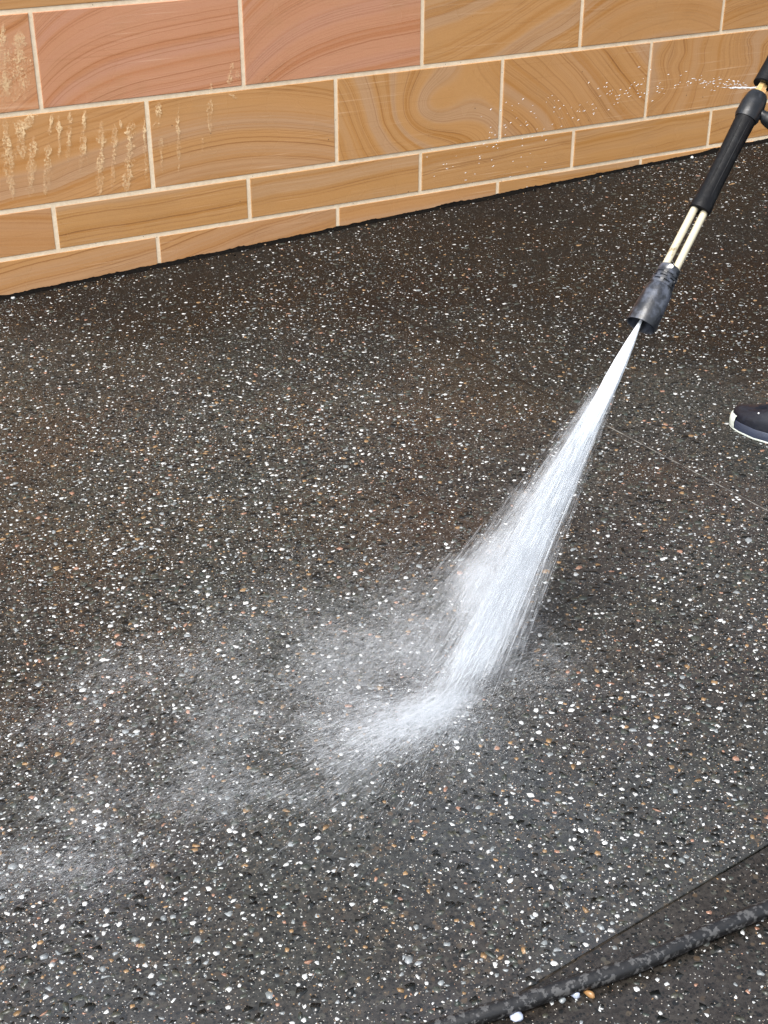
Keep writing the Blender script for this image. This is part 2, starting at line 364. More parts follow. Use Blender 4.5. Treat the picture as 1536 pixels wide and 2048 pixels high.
V = np.concatenate([ring(.93, h), ring(1., -np.full(n, .0008))], 1)        # n,12,3
T0 = np.array([[0, i, i+1] for i in range(1, NV-1)] + [q for i in range(NV) for q in ([i, NV+i, NV+(i+1) % NV], [i, NV+(i+1) % NV, (i+1) % NV])])
inview = (uu > 0) & (uu < 1536) & (vv > 0) & (vv < 2048)
big = np.where(inview, r/zz*np.where(kind >= 4, .8, 1), 0); sel = np.argsort(-big)[:300]; rest = np.ones(n, bool); rest[sel] = False
Vr = V[rest]; m = len(Vr)
T = (T0[None]+(np.arange(m)*2*NV)[:, None, None]).reshape(-1, 3)
o = link('small_stone_chips', np_mesh('small_stone_chips', Vr, T, np.repeat(kind[rest], len(T0))), CHIPS, drive); o['kind'] = 'stuff'
proto = {}
for i in sel:                                           # the 300 stones that show largest, one object each
    kk = int(kind[i]); key = (kk, random.randrange(4))
    if key not in proto:
        vl = V[i]-np.array([x[i], y[i], SLOPE*x[i]]); vl = vl/np.array([r[i], r[i], 1])
        me = np_mesh('stone_chip', vl, T0); me.materials.append(CHIPS[kk]); proto[key] = me
    c = link('stone_chip', proto[key], None, drive, (x[i], y[i], SLOPE*x[i])); c.rotation_euler = (0, 0, rot[i]); c.scale = (r[i], r[i], 1)
# fine flecks
x, y = sample(.0068, -.6, 4.4, .6, WALL_Y)
k, uu, vv, zz = keep(x, y, .004); x, y = x[k], y[k]; n = len(x)
kind = rng.choice(6, n, p=[.25, .15, .12, .04, .32, .12]); r = np.clip(np.exp(rng.normal(math.log(.00105), .35, n)), .0005, .0024)
th = (np.arange(4)[None]+rng.uniform(-.4, .4, (n, 4)))*pi/2 + rng.uniform(0, 6, (n, 1)); rad = rng.uniform(.5, 1.3, (n, 4))*r[:, None]
X = x[:, None]+np.cos(th)*rad; Y = y[:, None]+np.sin(th)*rad; Z = SLOPE*X + rng.uniform(.00012, .00022, (n, 1))
V = np.stack([X, Y, Z], 2); T = (np.array([[0, 1, 2], [0, 2, 3]])[None]+(np.arange(n)*4)[:, None, None]).reshape(-1, 3)
o = link('fine_stone_flecks', np_mesh('fine_stone_flecks', V, T, np.repeat(kind, 2)), CHIPS, drive); o['kind'] = 'stuff'

# ------------------------------------------------------------------ sandstone wall
BW, BX0 = .6, .27596*WALL_Y                              # block pitch and the joint that starts it
HZ = [CAM_H+q*WALL_Y for q in (-.16456, -.233544, -.302772, -.338168)]   # bed joints, top to bottom, in view
JT = .012
wall = empty('sandstone_wall', (2.2, WALL_Y, 0)); tag(wall, 'orange and pink banded sandstone block wall with cream joints along the driveway', 'wall')
def place(o):
    o.parent = wall; o.matrix_parent_inverse = Matrix.Translation((-2.2, -WALL_Y, 0)); return o
def slab_block(L, H, L2=None, drop=0.0, dep=.06, ch=.0016):
    """block centred on its face; drop tilts the lower edge to follow the driveway"""
    bm = bmesh.new()
    def rg(i, yy): return [bm.verts.new(q) for q in ((-L/2+i, yy, -H/2+drop*(-L/2)+i), (L/2-i, yy, -H/2+drop*(L/2)+i), (L/2-i, yy, H/2-i), (-L/2+i, yy, H/2-i))]
    a, b, c = rg(ch, 0), rg(0, ch), rg(0, dep)
    bm.faces.new(a); bm.faces.new(c[::-1])
    for P_, Q_ in ((a, b), (b, c)):
        for k in range(4): bm.faces.new((P_[k], Q_[k], Q_[(k+1) % 4], P_[(k+1) % 4]))
    return bm_mesh('sandstone_block', bm)
FULL = slab_block(BW-JT, .2605-JT); FULL.materials.append(STONE)
HALF = slab_block(BW-JT, HZ[2]-HZ[3]-JT); HALF.materials.append(STONE)
def block(me, i, zc, prm=None):
    o = link('sandstone_block', me, None, None, (BX0+BW*(i+1)/1.0*0.5+BW*0, WALL_Y, zc))
    return o
def params(o, ang=None, rise=0, rw=.15, eye=(0, 0, 0), es=.1, warp=None, freq=None, pink=None, curv=0, tone=None):
    o['band_shape'] = [random.uniform(-.18, .18) if ang is None else ang, float(rise), float(rw)]
    o['band_eye'] = [float(q) for q in eye]
    o['band_flow'] = [float(es), random.uniform(.03, .10) if warp is None else warp, random.uniform(14, 22) if freq is None else freq]
    o['band_seed'] = [random.uniform(0, 9), (random.random()*.25 if random.random() < .75 else .8) if pink is None else pink, float(curv)]
    o['tone'] = random.uniform(.92, 1.06) if tone is None else tone
SPEC = {  # (row, half-pitch index of the left joint): how that block's bands run; tone paints in light fading to the right
 (1, -2): dict(ang=.5, warp=.05, freq=20, pink=.75, tone=1.024), (1, 0): dict(ang=.05, rise=.13, rw=.13, warp=.02, freq=20, pink=1, tone=1.000),
 (1, 2): dict(ang=.04, rise=.16, rw=.16, warp=.02, freq=20, pink=1, tone=0.982), (1, 4): dict(ang=.42, rise=-.05, rw=.2, warp=.05, freq=16, pink=.05, tone=0.982),
 (1, 6): dict(ang=.12, warp=.05, freq=17, pink=.12, curv=.8, tone=0.940), (1, 8): dict(ang=.2, warp=.04, pink=.1, tone=0.928),
 (2, -1): dict(ang=.16, warp=.06, freq=15, pink=.15, curv=-.15, tone=1.012), (2, 1): dict(ang=-.05, warp=.015, freq=17, pink=.12, curv=.42, tone=0.994),
 (2, 3): dict(ang=-.95, rise=-.10, rw=.35, eye=(.03, .0, .20), es=.15, warp=.07, freq=15, pink=.05, tone=0.988),
 (2, 5): dict(ang=-.75, rise=-.05, rw=.3, eye=(-.2, -.1, -.08), es=.2, warp=.05, freq=13, pink=.1, tone=0.958),
 (2, 7): dict(ang=1.25, warp=.22, freq=13, pink=.1, tone=0.940),
 (3, -2): dict(ang=-.12, warp=.03, pink=.25, freq=20), (3, 0): dict(ang=.03, warp=.03, freq=16, pink=0, tone=0.976), (3, 2): dict(ang=.05, warp=.03, freq=15, pink=0, tone=0.964),
 (3, 4): dict(ang=.04, warp=.04, freq=15, pink=0, tone=0.958), (3, 6): dict(ang=.06, warp=.05, freq=14, pink=0, tone=0.940), (3, 8): dict(ang=.1, warp=.05, pink=0, tone=0.940),
 (4, -1): dict(ang=.10, warp=.03, freq=15, pink=.12, tone=0.988), (4, 1): dict(ang=.2, warp=.04, freq=15, pink=.2, tone=0.970)}
N0, N1 = -8, 14                                         # half-pitch range
def add_row(row, parity, zc, me):
    for i in range(N0 + (parity-N0) % 2, N1, 2):
        o = link('sandstone_block', me, None, None, (BX0+BW*(i+1)/2, WALL_Y+random.uniform(-.0008, .0008), zc))
        o.rotation_euler = (random.uniform(-.0015, .0015), 0, random.uniform(-.0012, .0012)); place(o)
        random.seed(row*131+i*17+5); params(o, **SPEC.get((row, i), {}))
add_row(1, 0, (HZ[0]+HZ[1])/2, FULL); add_row(2, 1, (HZ[1]+HZ[2])/2, FULL); add_row(3, 0, (HZ[2]+HZ[3])/2, HALF)
NUP = 4
for q in range(NUP): add_row(0-q, (1 if q % 2 == 0 else 0), HZ[0]+.2605*(q+.5), FULL)
TOPZ = HZ[0]+.2605*NUP
for i in range(N0 + (1-N0) % 2, N1, 2):                  # bottom course, cut along the driveway
    xc = BX0+BW*(i+1)/2; zb = fz(xc)+.006; zt = HZ[3]-JT/2
    LB = BW-JT; xm = (zt-.009)/SLOPE; x_l = xc-LB/2
    if xm < x_l+.03: continue
    if xm < xc+LB/2: LB = xm-x_l; xc = x_l+LB/2; zb = fz(xc)+.006
    me = slab_block(LB, zt-zb, drop=SLOPE, ch=.0012); me.materials.append(STONE)
    o = link('sandstone_block', me, None, None, (xc, WALL_Y+.0005, (zt+zb)/2)); place(o); random.seed(4*131+i*17+5); params(o, **SPEC.get((4, i), {}))
bm = bmesh.new()                                        # mortar and core
XA, XB = BX0+BW*N0/2-.02, BX0+BW*(N1+1)/2+.02
for q in ((XA, XB, .0022, .23, -.35, TOPZ+.002),):
    bmesh.ops.create_cube(bm, size=1, matrix=Matrix.Translation(((q[0]+q[1])/2, WALL_Y+(q[2]+q[3])/2, (q[4]+q[5])/2)) @ Matrix.Diagonal((q[1]-q[0], q[3]-q[2], q[5]-q[4], 1)))
place(link('mortar', bm_mesh('mortar', bm), MORTAR))
for i in range(N0, N1, 2):                              # coping
    bm = bmesh.new(); bmesh.ops.create_cube(bm, size=1, matrix=Matrix.Diagonal((BW-.008, .30, .05, 1)))
    bmesh.ops.bevel(bm, geom=bm.edges[:], offset=.004, segments=1, affect='EDGES')
    o = place(link('coping_stone', bm_mesh('coping_stone', bm), STONE, None, (BX0+BW*(i+1)/2, WALL_Y+.115, TOPZ+.03))); params(o)
# silt and grit caught along the foot of the wall
bm = bmesh.new(); xs = np.arange(XA, XB, .006); pv = None; hh = 0
for q in xs:
    hh = max(0, .86*hh + random.gauss(0, .0011)); he = .0072+min(.006, hh*.9); fw_ = .004+.010*abs(sin(q*3.1)*sin(q*7.7+1))+random.random()*.004
    cur = [bm.verts.new((q, WALL_Y-.0012-random.random()*.0006, fz(q)+he)), bm.verts.new((q, WALL_Y-fw_*.5, fz(q)+he*.5+random.random()*.001)), bm.verts.new((q, WALL_Y-fw_-.003, fz(q)+.0003)), bm.verts.new((q, WALL_Y+.012, fz(q)+he))]
    if pv:
        for k in ((0, 1), (1, 2), (3, 0)): bm.faces.new((pv[k[0]], pv[k[1]], cur[k[1]], cur[k[0]]))
    pv = cur
o = link('silt_line', bm_mesh('silt_line', bm), DIRT); tag(o, 'black silt and grit along the foot of the sandstone wall', 'silt', kind='stuff')

GV, GT, GK = [], [], []
bi = bmesh.new(); bmesh.ops.create_icosphere(bi, subdivisions=1, radius=1); gv = np.array([v.co[:] for v in bi.verts]); gf = np.array([[v.index for v in f.verts] for f in bi.faces]); bi.free()
for q in range(420):
    gx = XA+.5+(XB-XA-1)*random.random(); gy = WALL_Y-.006-abs(random.gauss(0, .022)); gr_ = random.uniform(.0008, .0026)*(1.5 if random.random() < .1 else 1)
    off_ = len(GV)*len(gv); GV.append(gv*(gr_*rng.uniform(.6, 1.4, 3))*(1+.25*rng.normal(size=(len(gv), 1)))+np.array([gx, gy, fz(gx)+gr_*.5])); GT.append(gf+off_); GK += [random.choices((0, 1, 2), (.62, .22, .16))[0]]*len(gf)
o = link('grit', np_mesh('grit', np.concatenate(GV), np.concatenate(GT), GK), [DIRT, CH_GREEN, CH_TAN]); tag(o, 'loose dark and tan grit scattered along the foot of the wall', 'grit', kind='stuff')

# sun gleam on wet stone, painted as pale streaks down the left blocks
def mat_gleam():
    g = NT('painted_wet_gleam'); p = g.pos(); n = g.noise(p, 150, 3, .6); n2 = g.noise(g.vmath('MULTIPLY', p, (1, 1, .3)), 60, 3, .6)
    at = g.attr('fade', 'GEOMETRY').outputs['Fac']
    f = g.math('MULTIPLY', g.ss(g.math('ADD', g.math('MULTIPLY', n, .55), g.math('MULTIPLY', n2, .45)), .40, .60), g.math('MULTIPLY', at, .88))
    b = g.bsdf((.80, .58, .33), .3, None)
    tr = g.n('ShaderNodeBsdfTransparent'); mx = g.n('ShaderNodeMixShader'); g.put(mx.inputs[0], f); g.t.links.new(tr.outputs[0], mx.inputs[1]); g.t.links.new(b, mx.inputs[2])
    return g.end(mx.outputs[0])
GLEAMS = [(10, 236, 20, 380, 9, .9), (24, 290, 26, 400, 8, .5), (36, 235, 46, 318, 10, 1), (62, 225, 52, 260, 9, .9), (68, 270, 60, 395, 10, .75), (104, 226, 100, 270, 5, .9), (98, 275, 92, 390, 8, .8),
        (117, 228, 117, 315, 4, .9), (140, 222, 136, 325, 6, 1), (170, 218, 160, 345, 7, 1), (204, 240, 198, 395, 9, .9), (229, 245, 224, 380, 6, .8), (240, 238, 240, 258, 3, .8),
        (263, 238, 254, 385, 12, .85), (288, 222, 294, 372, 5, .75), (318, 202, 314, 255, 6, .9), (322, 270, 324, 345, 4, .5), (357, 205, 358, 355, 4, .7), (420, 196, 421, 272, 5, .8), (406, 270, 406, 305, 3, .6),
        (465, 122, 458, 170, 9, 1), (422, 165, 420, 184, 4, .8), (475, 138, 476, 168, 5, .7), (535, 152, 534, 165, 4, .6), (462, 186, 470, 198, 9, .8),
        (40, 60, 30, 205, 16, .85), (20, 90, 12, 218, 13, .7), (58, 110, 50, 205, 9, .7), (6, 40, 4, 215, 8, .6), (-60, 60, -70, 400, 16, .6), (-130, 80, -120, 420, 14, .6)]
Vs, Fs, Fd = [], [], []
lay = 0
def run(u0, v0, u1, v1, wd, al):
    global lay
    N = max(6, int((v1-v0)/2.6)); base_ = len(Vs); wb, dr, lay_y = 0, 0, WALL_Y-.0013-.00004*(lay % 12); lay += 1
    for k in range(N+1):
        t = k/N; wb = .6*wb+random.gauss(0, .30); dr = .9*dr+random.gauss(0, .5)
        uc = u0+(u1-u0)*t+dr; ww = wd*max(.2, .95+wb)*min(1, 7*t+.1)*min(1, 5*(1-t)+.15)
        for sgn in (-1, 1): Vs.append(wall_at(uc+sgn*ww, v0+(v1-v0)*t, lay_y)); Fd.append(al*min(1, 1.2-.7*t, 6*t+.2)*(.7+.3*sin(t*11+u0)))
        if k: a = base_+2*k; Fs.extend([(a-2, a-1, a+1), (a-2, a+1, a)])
for (u0, v0, u1, v1, wd, al) in GLEAMS:
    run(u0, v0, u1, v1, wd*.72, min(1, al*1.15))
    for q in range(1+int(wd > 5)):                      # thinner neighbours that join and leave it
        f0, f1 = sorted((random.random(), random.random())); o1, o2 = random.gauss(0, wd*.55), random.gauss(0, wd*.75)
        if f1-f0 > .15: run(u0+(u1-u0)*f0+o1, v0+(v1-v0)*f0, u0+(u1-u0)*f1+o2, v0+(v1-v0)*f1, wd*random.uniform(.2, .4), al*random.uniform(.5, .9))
me = np_mesh('wet_gleam', np.array(Vs), np.array(Fs)); at = me.attributes.new('fade', 'FLOAT', 'POINT'); at.data.foreach_set('value', np.array(Fd, dtype=np.float32))
o = place(link('wet_gleam', me, mat_gleam())); o['kind'] = 'stuff'; o['label'] = 'wet sun gleam painted as pale streaks down the left sandstone blocks'

# ------------------------------------------------------------------ lance
NOZ = depth_at(1282, 651, 2.40); IMP = floor_at(906, 1405); D = (depth_at(1503, 216, 2.485)-NOZ).normalized()
VIEW = (NOZ-CAM).normalized(); SIDE = D.cross(VIEW).normalized()
if SIDE.dot(RT) < 0: SIDE = -SIDE
NEAR = SIDE.cross(D).normalized(); NEAR = NEAR if NEAR.dot(VIEW) < 0 else -NEAR
def L(s, a=0, b=0): return NOZ + D*s + SIDE*a + NEAR*b
lance = empty('pressure_washer_lance', NOZ); tag(lance, 'twin tube pressure washer lance with black nozzle cover, black grip and brass fitting', 'pressure washer lance')
def part(name, bm, mat, par=None, smooth=True, ang=.6):
    o = link(name, bm_mesh(name, bm, smooth, ang), mat); P_ = par or lance
    o.parent = P_; o.matrix_parent_inverse = Matrix.Translation(-P_.matrix_world.translation) if par is None else Matrix.Identity(4)
    return o
bpy.context.view_layer.update()
bm = bmesh.new()
lathe(bm, NOZ, D, [(0, .0262), (-.0006, .0272), (.001, .0278), (.03, .0268), (.070, .0246), (.076, .0232), (.079, .0216), (.079, .010), (.055, .010), (.05, .0218), (.01, .0246), (.001, .0252)], 40, closed=True)
cover = part('nozzle_cover', bm, NOZZ)
for k in range(18):                                     # raised flutes on the cover
    pass
bm = bmesh.new(); prof = [(.079, .006), (.079, .0208)]
for q in range(4):
    s = .081+q*.0075; prof += [(s, .0222-q*.0006), (s+.0040, .0220-q*.0006), (s+.0046, .0190), (s+.0070, .0188)]
prof += [(.1125, .0196), (.119, .0188), (.1205, .0172), (.1205, .006)]
lathe(bm, NOZ, D, prof, 32, closed=True); part('ribbed_collar', bm, NOZZ)
bm = bmesh.new()
for q in range(4):                                      # ribs that bridge the grooves
    pass
for q in range(3):
    for kk in range(7):
        a = kk*2*pi/7 + q*.45; s = .0853+q*.0075
        c = NOZ + D*(s+.0015) + SIDE*(cos(a)*.0200) + NEAR*(sin(a)*.0200)
        xa = SIDE*cos(a)+NEAR*sin(a); ya = D.cross(xa)
        mm = Matrix((ya*.0060, D*.0036, xa*.0034)).transposed().to_4x4(); mm.translation = c
        bmesh.ops.create_cube(bm, size=1, matrix=mm)
part('collar_lugs', bm, NOZZ, None, False)
bm = bmesh.new(); c = L(.1145, .000, .0196)
lathe(bm, c, NEAR, [(-.002, .0001), (-.002, .0042), (.0006, .0042), (.0016, .0030), (.0018, .0001)], 16); part('screw', bm, SCREW)
bm = bmesh.new(); lathe(bm, L(.02), D, [(0, .0028), (0, .0065), (.004, .0085), (.034, .0085), (.034, .002)], 20); part('nozzle_tip', bm, BRASS)
for sgn in (-1, 1):
    bm = bmesh.new(); tube(bm, [L(.115, sgn*.0098), L(.18, sgn*.0096), L(.25, sgn*.0092), L(.30, sgn*.009)], .0066, 16); part('lance_tube', bm, STEEL)
# grip: an oval sleeve over both tubes with a flared foot
AX = SIDE
bm = bmesh.new()
lathe(bm, NOZ, D, [(.2420, .0120), (.2405, .0150), (.2420, .0166), (.2540, .0172), (.2600, .0160), (.30, .0152), (.36, .0150), (.41, .0156), (.440, .0160), (.442, .010)], 28, sx=1.18, ax=AX); grip = part('grip', bm, GRIPM)
for a in (-.4, .45):
    bm = bmesh.new(); xa = SIDE*sin(a)*1.1 + NEAR*cos(a); tube(bm, [L(.264)+xa*.0150, L(.30)+xa*.0146, L(.39)+xa*.0148, L(.432)+xa*.0152], [.001, .0016, .0016, .001], 8); part('grip_ridge', bm, GRIPM)
bm = bmesh.new()
lathe(bm, NOZ, D, [(.440, .0100), (.439, .0174), (.445, .0194), (.472, .0190), (.489, .0166), (.4955, .0138), (.496, .008)], 28, sx=1.16, ax=AX); part('valve_body', bm, BLACK)
HD = (SIDE*.97 - D*.22).normalized()
bm = bmesh.new(); lathe(bm, L(.464, .012), HD, [(0, .0085), (.014, .0095), (.018, .0125), (.028, .0140), (.110, .0140), (.118, .0125), (.121, .008)], 24); part('side_handle', bm, BLACK)
bm = bmesh.new(); lathe(bm, L(.494), D, [(0, .0092), (.0004, .0108), (.012, .0108), (.0135, .0088), (.026, .0088)], 6); part('brass_fitting', bm, BRASS)
bm = bmesh.new()
lathe(bm, NOZ, D, [(.5160, .0105), (.5150, .0165), (.5170, .0190), (.5230, .0186), (.56, .0170), (.61, .0168), (.66, .0172), (.664, .010)], 26); part('upper_sleeve', bm, GRIPM)
PD = (-NEAR*.0 - UP*.92 + D*.38).normalized()             # pistol grip hangs from the rear
bm = bmesh.new(); tube(bm, [L(.655), L(.69), L(.74), L(.80), L(.815)], [.016, .020, .022, .019, .012], 14); part('gun_body', bm, BLACK)
bm = bmesh.new(); g0 = L(.775); tube(bm, [g0, g0+PD*.04, g0+PD*.09, g0+PD*.135], [.016, .0165, .0175, .016], 14); part('pistol_grip', bm, BLACK)
bm = bmesh.new(); g1 = L(.735); tube(bm, [g1-UP*.012, g1-UP*.035+D*.006, g1-UP*.07+D*.026, g1-UP*.088+D*.045], [.006, .0055, .005, .004], 10); part('trigger', bm, BRASS)

# ------------------------------------------------------------------ hose
HP = [floor_at(u, v, .0118) for u, v in ((640, 2140), (760, 2095), (918, 2043), (1018, 2012), (1118, 1978), (1268, 1930), (1418, 1864), (1536, 1816), (1700, 1752))]
q = HP[-1]
grip_end = g0+PD*.135
HP += [Vector((1.62, .98, fz(1.62)+.0118)), Vector((2.10, 1.05, fz(2.1)+.0118)), Vector((2.62, 1.35, fz(2.62)+.0118)), Vector((2.98, 1.75, fz(2.98)+.0118)), Vector((2.98, 2.20, fz(2.98)+.03)), Vector((2.66, 2.42, .38)), grip_end+PD*.14+Vector((.08, .06, 0)), grip_end-PD*.004]
first = HP[0]; HP = [Vector((-1.4, .55, fz(-1.4)+.0118)), Vector((-.4, .86, fz(-.4)+.0118)), Vector((.15, 1.04, fz(.15)+.0118))] + HP
bm = bmesh.new(); sp = spline(HP, 12); tube(bm, sp, .0115, 16)
o = link('hose', bm_mesh('hose', bm, True, 1.2), HOSEM); tag(o, 'black rubber hose with worn grey scuffs across the bottom right of the driveway', 'hose')

# loose pebbles by the hose and the wall
def pebble(p, rx, ry, rz_, mat, label, group=None):
    bm = bmesh.new(); bmesh.ops.create_icosphere(bm, subdivisions=2, radius=1)
    sd_ = random.random()*9
    for v in bm.verts:
        f = 1+.16*sin(v.co.x*3+sd_)+.12*sin(v.co.y*4+sd_*2)+.1*sin(v.co.z*5+sd_); v.co = Vector((v.co.x*rx*f, v.co.y*ry*f, v.co.z*rz_*f))
    o = link('pebble', bm_mesh('pebble', bm, True), mat, None, p+Vector((0, 0, rz_*.72))); o.rotation_euler = (0, 0, random.random()*6); tag(o, label, 'pebble', group or 'loose pebbles on the driveway'); return o
PB = mat_plain('pale_blue_pebble', (.30, .34, .44), .3, (.46, .48, .54), 90, .5, .7)
PT = mat_plain('tan_pebble', (.24, .13, .05), .4, (.32, .20, .09), 90, .5, .7)
pebble(floor_at(1030, 2036), .010, .008, .006, PB, 'pale blue pebble lowest in the photo, under the black hose')
pebble(floor_at(1148, 1991), .0068, .006, .005, PB, 'pale blue pebble touching the underside of the black hose')
pebble(floor_at(1178, 1990), .008, .0045, .004, PT, 'long tan pebble just right of the blue one by the hose')
pebble(floor_at(1124, 2002), .005, .004, .003, CH_GREY, 'small grey pebble left of the blue one by the hose')
pebble(floor_at(1384, 317), .007, .005, .005, CH_WHITE, 'white pebble near the foot of the wall behind the lance')
pebble(floor_at(26, 598), .006, .005, .004, CH_WHITE, 'white pebble at the foot of the wall at far left')

# ------------------------------------------------------------------ person (only the shoe's toe is in the picture)
per = empty('person', (2.36, 1.90, fz(2.36))); tag(per, 'person at the right edge in dark trousers and a navy shoe with off-white toe', 'person')
bpy.context.view_layer.update()
def keep_local(o, par):
    o.parent = par; o.matrix_parent_inverse = par.matrix_world.inverted(); return o
def skin_mesh(name, chain, edges, mat, par, lvl=2, root=0):
    me = bpy.data.meshes.new(name); me.from_pydata([c[0] for c in chain], edges, []); o = link(name, me, mat)
    md = o.modifiers.new('skin', 'SKIN'); md.use_smooth_shade = True
    for i, c in enumerate(chain):
        rr_ = c[1] if isinstance(c[1], tuple) else (c[1], c[1]); me.skin_vertices[0].data[i].radius = rr_
    me.skin_vertices[0].data[root].use_root = True
    o.modifiers.new('sub', 'SUBSURF').levels = lvl; o.modifiers['sub'].render_levels = lvl
    if par is not None: keep_local(o, par)
    return o
FACE = Vector((-.94, -.34, 0)).normalized(); LEFT = Vector((-FACE.y, FACE.x, 0))*1  # facing down the driveway
if LEFT.y > 0: LEFT = -LEFT
LEFT = Vector((.34, -.94, 0)).normalized()
gz = fz(2.36)
pel = Vector((2.46, 1.93, gz+.93)); chest = pel+Vector((-.09, -.03, .40)); neck = chest+Vector((-.03, -.01, .17)); head = neck+Vector((-.05, -.02, .13))
# right shoe: toe at the frame edge, turned outwards
TOE = floor_at(1460, 848); SA = Vector((.38, -.925, 0)).normalized()      # toe to heel
SW = Vector((-SA.y, SA.x, 0)); SW = SW if SW.x < 0 else SW                # across
def shoe_pts(base, ax):
    return base
def shoe(tip, ax, par):
    """tip: front of the toe on the ground; ax: unit vector from toe to heel"""
    wv = Vector((-ax.y, ax.x, 0))
    OUT = [(0, .000), (.003, .011), (.012, .020), (.021, .0262), (.035, .034), (.075, .046), (.11, .047), (.15, .038), (.20, .034), (.25, .034), (.275, .026), (.285, .000)]
    def outline(k):
        return [(s, w_*k) for s, w_ in OUT] + [(s, -w_*k*.94) for s, w_ in OUT[-2:0:-1]]
    def P(s, w_, h_):
        p = tip+ax*s+wv*w_; return Vector((p.x, p.y, fz(p.x)+h_))
    def strip(name, levels, mat, cap_top=True):
        bm = bmesh.new(); rs = []
        for h_, k, ins in levels:
            rs.append([bm.verts.new(P(.142+(s-.142)*(1-ins), w_, h_ if not callable(h_) else h_(s))) for s, w_ in outline(k)])
        n_ = len(rs[0])
        for a_, b_ in zip(rs, rs[1:]):
            for q_ in range(n_): bm.faces.new((a_[q_], a_[(q_+1) % n_], b_[(q_+1) % n_], b_[q_]))
        bm.faces.new(rs[0][::-1])
        if cap_top: bm.faces.new(rs[-1])
        bm.normal_update()
        return keep_local(link(name, bm_mesh(name, bm, True, .9), mat), par)
    sole = strip('sole', [(.001, .96, .01), (.002, 1.0, 0), (.0048, 1.003, 0), (.0056, .97, .01)], RUBW)
    fox = strip('sole_band', [(.0050, .985, .006), (.024, .98, .008), (.025, .955, .02)], NAVYB)
    def top(base_, k): return lambda s: base_ + k*max(0, min(1, (s-.03)/.12))**1.2
    up_ = strip('shoe_upper', [(.022, .955, .02), (top(.036, .012), .93, .03), (top(.050, .030), .74, .07), (top(.054, .045), .45, .16), (top(.056, .05), .15, .35)], NAVY)
    # toe bumper
    bm = bmesh.new(); rs = []
    for h_, k, ins in ((.0072, 1.03, -.004), (.020, 1.05, -.012), (.033, .99, .002), (.041, .66, .075)):
        o_ = [(s, w_) for s, w_ in OUT[:4]]; ln = [(s, -w_*.94) for s, w_ in o_[:0:-1]] + o_
        rs.append([bm.verts.new(P(.142+(s-.142)*(1-ins), w_*k, h_)) for s, w_ in ln])
    for a_, b_ in zip(rs, rs[1:]):
        for q_ in range(len(a_)-1): bm.faces.new((a_[q_], a_[q_+1], b_[q_+1], b_[q_]))
    keep_local(link('toe_cap', bm_mesh('toe_cap', bm, True, .9), RUBW), par)
    for s, w_ in ((.075, -.030), (.092, -.022)):
        bm = bmesh.new(); bmesh.ops.create_icosphere(bm, subdivisions=2, radius=.0022, matrix=Matrix.Translation(P(s, w_, .058+.1*(s-.06))))
        keep_local(link('eyelet', bm_mesh('eyelet', bm, True), SCREW), par)
    return P(.215, 0, .08)
ankR = shoe(TOE, SA, per)
tipL = Vector((2.36, 1.56, 0)); ankL = shoe(tipL, Vector((.90, .30, 0)).normalized(), per)
hipR, hipL = pel-LEFT*.088-Vector((0, 0, .15)), pel+LEFT*.088-Vector((0, 0, .15))
kneR = (hipR+ankR)/2+FACE*.05+Vector((0, 0, .02)); kneL = (hipL+ankL)/2+FACE*.07+Vector((0, 0, .02))
handR = g0+PD*.05+D*.01; handL = L(.464, .012)+HD*.07
shR, shL = chest-LEFT*.19+Vector((0, 0, .10)), chest+LEFT*.19+Vector((0, 0, .10))
def elbow(sh, ha, out): return (sh+ha)/2 + out*.10 - Vector((0, 0, .07)) - FACE*.03
elR, elL = elbow(shR, handR, -LEFT), elbow(shL, handL, LEFT)
wrR = handR+(elR-handR).normalized()*.075; wrL = handL+(elL-handL).normalized()*.075
BV = [(pel, (.115, .105)), (pel+Vector((-.04, -.01, .18)), (.125, .10)), (chest, (.145, .115)), (neck-Vector((0, 0, .05)), (.07, .07)), (neck+Vector((0, 0, .02)), .052), (head, (.078, .088)), (head+Vector((-.015, -.005, .10)), (.07, .08)),
      (hipR, .078), (kneR, .058), (ankR, .04), (hipL, .078), (kneL, .058), (ankL, .04),
      (shR, .055), (elR, .043), (wrR, .027), (shL, .055), (elL, .043), (wrL, .027), (handR+(wrR-handR)*.35, (.034, .020)), (handL+(wrL-handL)*.35, (.034, .020))]
BE = [(0, 1), (1, 2), (2, 3), (3, 4), (4, 5), (5, 6), (0, 7), (7, 8), (8, 9), (0, 10), (10, 11), (11, 12), (2, 13), (13, 14), (14, 15), (2, 16), (16, 17), (17, 18), (15, 19), (18, 20)]
body = skin_mesh('body', BV, BE, SKIN, per)
def sub_skin(name, ids, ed, k, mat, trim={}):
    vs = [(trim.get(i, BV[i][0]), tuple(q*k+.006 for q in (BV[i][1] if isinstance(BV[i][1], tuple) else (BV[i][1],)*2))) for i in ids]
    return skin_mesh(name, vs, [(ids.index(a), ids.index(b)) for a, b in ed], mat, per)
sub_skin('trousers', [0, 1, 7, 8, 9, 10, 11, 12], [(0, 1), (0, 7), (7, 8), (8, 9), (0, 10), (10, 11), (11, 12)], 1.12, TROU, {1: pel+Vector((-.02, 0, .09))})
sub_skin('shirt', [1, 0, 2, 3, 13, 14, 16, 17], [(0, 1), (1, 2), (2, 3), (2, 13), (13, 14), (2, 16), (16, 17)], 1.28, SHIRT, {0: pel-Vector((0, 0, .07))})
bm = bmesh.new(); bmesh.ops.create_icosphere(bm, subdivisions=3, radius=1)
for v in bm.verts: v.co = Vector((v.co.x*.094, v.co.y*.086, v.co.z*.10))
bmesh.ops.delete(bm, geom=[v for v in bm.verts if v.co.dot(FACE) > .025 and v.co.z < .045], context='VERTS')
